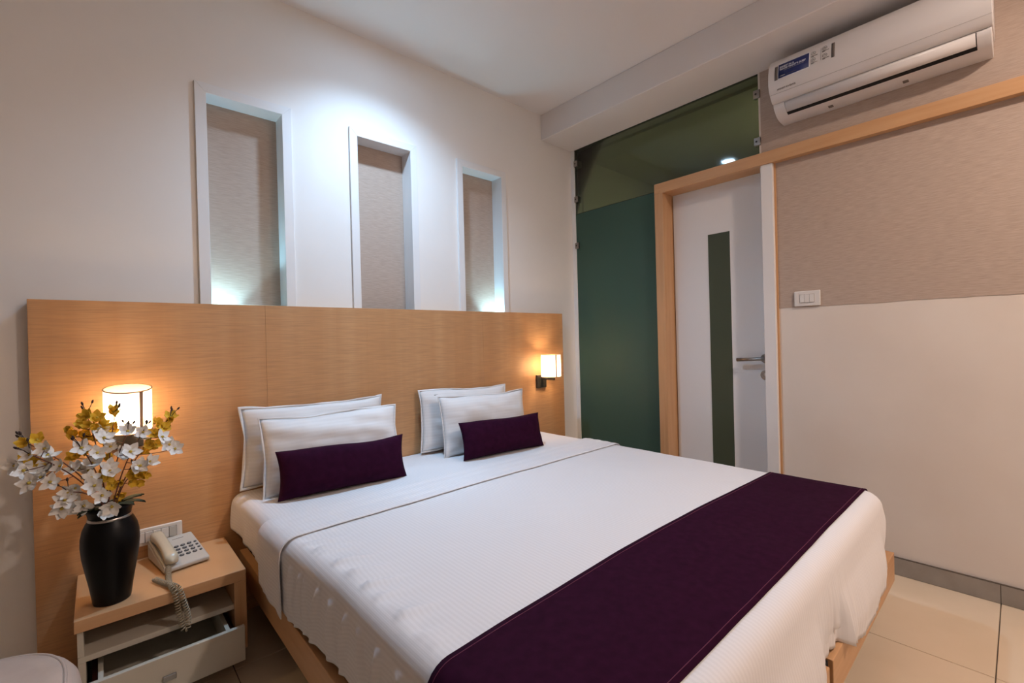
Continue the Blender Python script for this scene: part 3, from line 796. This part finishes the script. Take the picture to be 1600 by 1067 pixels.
# ------------------------------------------------------------------ blossom sprays
random.seed(11)
def petal_mesh(mat, nm):
    mb = MB(); nu, nv = 5, 5
    for j in range(nv):
        t = j/(nv-1); y = .004+.024*t; wd = .0098*math.sin(math.pi*min(1, .12+.80*t))**.75
        for i in range(nu):
            u = -1+2*i/(nu-1)
            mb.v.append(Vector((wd*u, y-.003*u*u*t, .010*t*t*.8+.0035*u*u*(1-t*.4)+.002*math.sin(u*3+t*2))))
    for j in range(nv-1):
        for i in range(nu-1): a = j*nu+i; mb.f.append((a, a+1, a+nu+1, a+nu)); mb.sm.append(True)
    o = mb.build(nm, mat, fixn=False); me = o.data; bpy.data.objects.remove(o); return me
PET = {'W': petal_mesh(M['petal_w'], 'petal'), 'Y': petal_mesh(M['petal_y'], 'petal')}
o = MB().lathe([(.0035, -.004), (.0042, .002), (.003, .006), (0, .007)], (0, 0, 0), 8).build('blossom', M['stamen']); STAM = o.data; bpy.data.objects.remove(o)
CAMV = Vector((-2.74, -2.3, 1.136))
SPR = [
 ('Y', 'branch of yellow artificial blossoms stretching farthest to the left of the vase', [(-2.897,-.376,.873),(-2.897,-.357,.833),(-2.874,-.368,.805)]),
 ('W', 'branch of white artificial blossoms drooping to the left, below the far left yellow ones', [(-2.904,-.394,.799),(-2.871,-.392,.79),(-2.89,-.426,.767),(-2.887,-.429,.847),(-2.86,-.38,.851),(-2.85,-.414,.758),(-2.827,-.416,.801)]),
 ('W', 'dense branch of white artificial blossoms at the middle of the bouquet', [(-2.805,-.35,.772),(-2.783,-.382,.84),(-2.76,-.36,.785),(-2.748,-.381,.819),(-2.763,-.372,.743),(-2.755,-.401,.723),(-2.798,-.372,.72)]),
 ('Y', 'upright branch of yellow artificial blossoms just left of the lit shade', [(-2.806,-.288,.867),(-2.788,-.309,.894),(-2.774,-.296,.869),(-2.769,-.3,.928),(-2.76,-.336,.898),(-2.803,-.295,.798),(-2.778,-.305,.806)]),
 ('Y', 'upright branch of yellow artificial blossoms crossing in front of the lit shade', [(-2.746,-.292,.918),(-2.729,-.308,.885),(-2.706,-.258,.873),(-2.702,-.282,.918),(-2.743,-.267,.839),(-2.713,-.257,.775)]),
 ('W', 'branch of white artificial blossoms just below the lit shade', [(-2.732,-.347,.857),(-2.715,-.335,.825),(-2.669,-.366,.805),(-2.672,-.342,.868),(-2.72,-.363,.753)]),
 ('Y', 'branch of yellow artificial blossoms rising at the far right of the bouquet', [(-2.553,-.274,.89),(-2.591,-.277,.866),(-2.577,-.324,.865),(-2.606,-.322,.846),(-2.627,-.317,.818),(-2.596,-.272,.801),(-2.634,-.304,.79)]),
 ('W', 'branch of white artificial blossoms reaching out at the right of the bouquet', [(-2.548,-.332,.788),(-2.585,-.352,.838),(-2.633,-.34,.86),(-2.62,-.347,.759),(-2.644,-.349,.751)]),
 ('Y', 'short branch of yellow artificial blossoms low on the right of the vase mouth', [(-2.723,-.345,.733),(-2.713,-.345,.701),(-2.702,-.326,.668),(-2.67,-.339,.703),(-2.646,-.324,.716),(-2.661,-.329,.725)]),
 ('W', 'low branch of white artificial blossoms hanging over the vase rim', [(-2.78,-.391,.666),(-2.739,-.41,.691),(-2.717,-.44,.66),(-2.822,-.398,.695),(-2.828,-.392,.671),(-2.813,-.396,.716)]),
]
def bez(a, c, b_, t): return a*(1-t)**2+c*2*t*(1-t)+b_*t*t
for si, (kind, label, L_) in enumerate(SPR):
    ang = 2*math.pi*si/10
    root = Vector((VX+.012*math.cos(ang), VY+.012*math.sin(ang), .56))
    sp_ = empty('flower_spray', root, label, 'flower', 'blossom branches in the black vase')
    pts = [Vector(p) for p in L_]
    # the branch bends towards the farthest blossom
    tip = max(pts, key=lambda p: (p-root).length)
    mid = Vector((root.x+(tip.x-root.x)*.22, root.y+(tip.y-root.y)*.3, max(.70, root.z+(tip.z-root.z)*.62)))
    main = [bez(root, mid, tip, t/14) for t in range(15)]
    mb = MB(); mb.tube(main, [.0024-.0010*t/14 for t in range(15)], 6)
    for p in pts:
        if p is tip: continue
        q = min(main[5:], key=lambda m_: (m_-p).length+max(0, m_.z-p.z)*.6)
        c_ = (q+p)/2+Vector((random.uniform(-.01, .01), random.uniform(-.01, .01), -.006))
        mb.tube([bez(q, c_, p, t/6) for t in range(7)], .0012, 5)
    mb.build('stem', M['stem'], sp_)
    # buds on twig ends beyond the tip
    for k in range(3):
        d = ((tip-root).normalized()+Vector((random.uniform(-.6, .6), random.uniform(-.3, .3), random.uniform(-.1, .6)))).normalized()
        e0 = tip+d*random.uniform(.028, .045)
        bd = MB(); bd.tube([tip, tip.lerp(e0, .5)+Vector((0, 0, .003)), e0], .0011, 5)
        bd.tube([e0-d*.004, e0, e0+d*.005, e0+d*.008], [.0015, .0032, .0026, .0006], 7)
        bd.build('bud', M['bud'], sp_)
    allp = list(pts)
    if kind == 'Y':            # yellow clusters are double: extra florets packed round each point
        for p in pts: allp.append(p+Vector((random.uniform(-.020, .020), random.uniform(-.012, .016), random.uniform(-.018, .016))))
    else:
        for p in pts[::2]: allp.append(p+Vector((random.uniform(-.022, .022), random.uniform(.0, .03), random.uniform(-.024, .020))))
    for p in allp:
        out = (p-Vector((VX, VY+.05, .74))).normalized(); view = (CAMV-p).normalized()
        d = (out*.55+Vector((random.uniform(-.7, .7), -.75+random.uniform(-.5, .5), random.uniform(-.15, .75)))).normalized()
        bl_ = bpy.data.objects.new('blossom', STAM); COL.objects.link(bl_); bl_.parent = sp_
        bl_.location = p-root
        rot = d.to_track_quat('Z', 'Y').to_matrix() @ Matrix.Rotation(random.uniform(0, 6.28), 3, 'Z')
        bl_.rotation_euler = rot.to_euler()
        sc_ = random.uniform(.85, 1.08)*(.98 if kind == 'Y' else 1.08); bl_.scale = (sc_, sc_, sc_)
        cup = random.uniform(.0, .45) if kind == 'W' else random.uniform(.3, .95)
        for k in range(5):
            pt = bpy.data.objects.new('petal', PET[kind]); COL.objects.link(pt); pt.parent = bl_
            pt.rotation_euler = (Matrix.Rotation(2*math.pi*k/5+random.uniform(-.12, .12), 3, 'Z') @ Matrix.Rotation(cup+random.uniform(-.12, .12), 3, 'X')).to_euler()
    # a few dark leaves near the vase mouth
    if si in (2, 5, 8, 9, 6):
        for k in range(2):
            a = random.uniform(-2.8, .3) ; b0 = Vector((VX+.03*math.cos(a), VY+.03*math.sin(a), .645))
            dr_ = Vector((math.cos(a), math.sin(a)*.8, random.uniform(.0, .5))).normalized(); sd = dr_.cross(Vector((0, 0, 1))).normalized()
            lf = MB(); v = []
            for j in range(7):
                t = j/6; wd = .014*math.sin(math.pi*min(1, .05+.95*t))**.8; c_ = b0+dr_*.062*t+Vector((0, 0, -.014*t*t))
                v += [c_-sd*wd+Vector((0, 0, .004)), c_, c_+sd*wd+Vector((0, 0, .004))]
            lf.add(v, [(j*3+i, j*3+i+1, j*3+i+4, j*3+i+3) for j in range(6) for i in range(2)], True)
            lf.build('leaf', M['leaf'], sp_, solid=.0008, fixn=False)

# ------------------------------------------------------------------ stool beside the nightstand
sx, sy, sa, sz = -3.02, -.965, .238, .452
st = empty('stool', (sx, sy, 0), 'off-white upholstered rounded stool at the lower left beside the nightstand', 'stool')
def superel(k, n, a, p=2.9):
    t = 2*math.pi*k/n; c_, s_ = math.cos(t), math.sin(t)
    return (sx+a*math.copysign(abs(c_)**(2/p), c_), sy+a*math.copysign(abs(s_)**(2/p), s_))
def padded(prof, name, mat):
    mb = MB(); n = 72; v = []
    for r, z in prof:
        for k in range(n): q = superel(k, n, r); v.append((q[0], q[1], z))
    mb.add(v, [(i*n+k, i*n+(k+1) % n, (i+1)*n+(k+1) % n, (i+1)*n+k) for i in range(len(prof)-1) for k in range(n)], True)
    mb.f.append(tuple(k for k in range(n))[::-1]); mb.sm.append(False)
    mb.f.append(tuple((len(prof)-1)*n+k for k in range(n))); mb.sm.append(False)
    return mb.build(name, mat, st)
padded([(sa-.02, sz-.10), (sa, sz-.09), (sa+.003, sz-.06), (sa, sz-.035), (sa-.010, sz-.018), (sa-.022, sz-.010), (sa-.03, sz-.006)], 'seat_band', M['stool'])
padded([(sa-.032, sz-.012), (sa-.024, sz-.008), (sa-.030, sz-.003), (sa-.06, sz+.001), (sa-.14, sz+.004), (.004, sz+.005)], 'seat_pad', M['stool'])
MB().tube([(*superel(k, 72, sa-.024), sz-.007) for k in range(73)], .0035, 6, cap=False).build('piping', M['stool'], st)
for ax in (-1, 1):
    for ay in (-1, 1):
        MB().tube([(sx+ax*.15, sy+ay*.15, sz-.099), (sx+ax*.165, sy+ay*.165, 0)], [.02, .014], 12).build('leg', M['stool_leg'], st)

# ------------------------------------------------------------------ air conditioner
AY0, AY1 = -1.474, -2.252
ac = empty('air_conditioner', (0, (AY0+AY1)/2, 2.23), 'white split air conditioner mounted high on the wall above the oak rail', 'air conditioner')
PF = [(-.0025, 2.515), (-.135, 2.513), (-.165, 2.506), (-.183, 2.494), (-.205, 2.462), (-.216, 2.413), (-.2185, 2.371), (-.212, 2.348), (-.198, 2.325), (-.182, 2.308), (-.168, 2.297), (-.160, 2.296), (-.0025, 2.296)]
LF = [(-.0025, 2.2955), (-.158, 2.2955), (-.156, 2.282), (-.146, 2.270), (-.120, 2.250), (-.092, 2.239), (-.065, 2.234), (-.0025, 2.233)]
def front_x(z):
    pts = PF[2:11]
    for (xa, za), (xb, zb) in zip(pts, pts[1:]):
        if za >= z >= zb: return xa+(xb-xa)*(za-z)/(za-zb)
    return -.2
def acprism(prof, y0, y1, name, mat, parent, bevel=.004):
    mb = MB().prism(prof, 'y', y0, y1, smooth=True); return mb.build(name, mat, parent, bevel=bevel, bseg=3)
ab = acprism(LF, AY0-.002, AY1+.004, 'lower_body', M['ac_white'], ac)
af = acprism(PF, AY0, AY1, 'front_panel', M['ac_white'], ac)
# panel crease line
MB().tube([(front_x(2.327)-.0002, AY0-.002, 2.327), (front_x(2.327)-.0002, AY1+.002, 2.327)], .0007, 5).build('panel_crease', M['crease'], af)
# outlet slot and flap on the lower body
def low_x(z):
    pts = LF[1:7]
    for (xa, za), (xb, zb) in zip(pts, pts[1:]):
        if za >= z >= zb: return xa+(xb-xa)*(za-z)/(za-zb)
    return -.1
fy0, fy1 = -1.528, -2.206
MB().prism([(-.1585, 2.291), (-.1575, 2.282), (-.1472, 2.2688), (-.1208, 2.2486), (-.1062, 2.2430), (-.104, 2.250), (-.145, 2.285)], 'y', fy0, fy1).build('outlet_slot', M['black_gap'], ab)
MB().prism([(-.1588, 2.2912), (-.1586, 2.2815), (-.1512, 2.2680), (-.1290, 2.2495), (-.1270, 2.2515), (-.1490, 2.2690), (-.1572, 2.2825), (-.1575, 2.2912)], 'y', fy0-.002, fy1+.003, smooth=True).build('louvre_flap', M['ac_white'], ab)
for yy in (-1.70, -1.98): B(-.070, -.045, yy-.010, yy+.010, 2.2315, 2.2375).build('bottom_notch', M['plastic_gap'], ab, bevel=.002)
# printed labels, laid on the curved front
def acpatch(y0, y1, z0, z1, mat, name, off=.0012):
    mb = MB().grid(lambda u, v: (front_x(z0+(z1-z0)*v)-off, y0+(y1-y0)*u, z0+(z1-z0)*v), 2, 14)
    return mb.build(name, mat, af, solid=.0006, fixn=False)
acpatch(-1.520, -1.655, 2.385, 2.460, M['print_white'], 'label_border', .0009)
bl_ = acpatch(-1.522, -1.653, 2.388, 2.458, M['ac_blue'], 'blue_label', .0016)
acpatch(-1.505, -1.518, 2.384, 2.455, M['ac_grey'], 'grey_bar'); acpatch(-1.743, -1.755, 2.388, 2.458, M['ac_grey'], 'grey_bar')
acpatch(-1.7012, -1.7020, 2.396, 2.457, M['ac_print'], 'divider_line')
def text_mesh(body, size, y, z, mat, name, off=.0022, width=None, bold=0):
    cu = bpy.data.curves.new(name, 'FONT'); cu.body = body; cu.size = size; cu.offset = bold; cu.resolution_u = 2
    t = bpy.data.objects.new(name, cu); COL.objects.link(t)
    dg = bpy.context.evaluated_depsgraph_get(); me = bpy.data.meshes.new_from_object(t.evaluated_get(dg))
    bpy.data.objects.remove(t)
    xs_ = [v.co.x for v in me.vertices]; k = 1 if not width else width/(max(xs_)-min(xs_)); x0 = min(xs_)
    org = world_org(af)
    for v in me.vertices:
        zz = z+v.co.y; v.co = Vector((front_x(zz)-off, y-(v.co.x-x0)*k, zz))-org
    me.materials.append(mat); o = bpy.data.objects.new(name, me); COL.objects.link(o); o.parent = af
    return o
text_mesh('INVEST IN A', .0125, -1.528, 2.4385, M['print_white'], 'printed_text', width=.062, bold=.0003)
text_mesh("GOOD NIGHT'S SLEEP", .0125, -1.528, 2.427, M['print_white'], 'printed_text', width=.112, bold=.0003)
acpatch(-1.545, -1.632, 2.4205, 2.4220, M['key_face'], 'fine_print_line', .0020)
acpatch(-1.528, -1.552, 2.3955, 2.3990, M['key_face'], 'fine_print_line', .0020); acpatch(-1.560, -1.598, 2.3960, 2.3975, M['ac_grey'], 'fine_print_line', .0020)
text_mesh('HIGHEST INVERTER', .0085, -1.513, 2.3375, M['ac_print'], 'printed_text', width=.082, bold=.0003)
for (yy, zz) in [(-1.671, 2.446), (-1.671, 2.413), (-1.716, 2.450), (-1.717, 2.413)]:
    rr = .0088
    MB().tube([(front_x(zz+rr*math.sin(t/12*math.pi))-.0012, yy-rr*math.cos(t/12*math.pi), zz+rr*math.sin(t/12*math.pi)) for t in range(25)], .0006, 4, cap=False).build('icon_ring', M['ac_print'], af)
    MB().tube([(front_x(zz)-.0012, yy+.004, zz-.003), (front_x(zz)-.0012, yy, zz+.004), (front_x(zz)-.0012, yy-.004, zz-.003)], .0009, 4).build('icon_mark', M['ac_print'], af)
    acpatch(yy+.009, yy-.017, zz-.0145, zz-.0125, M['ac_print'], 'icon_caption'); acpatch(yy+.009, yy-.002, zz-.0180, zz-.0163, M['ac_print'], 'icon_caption')
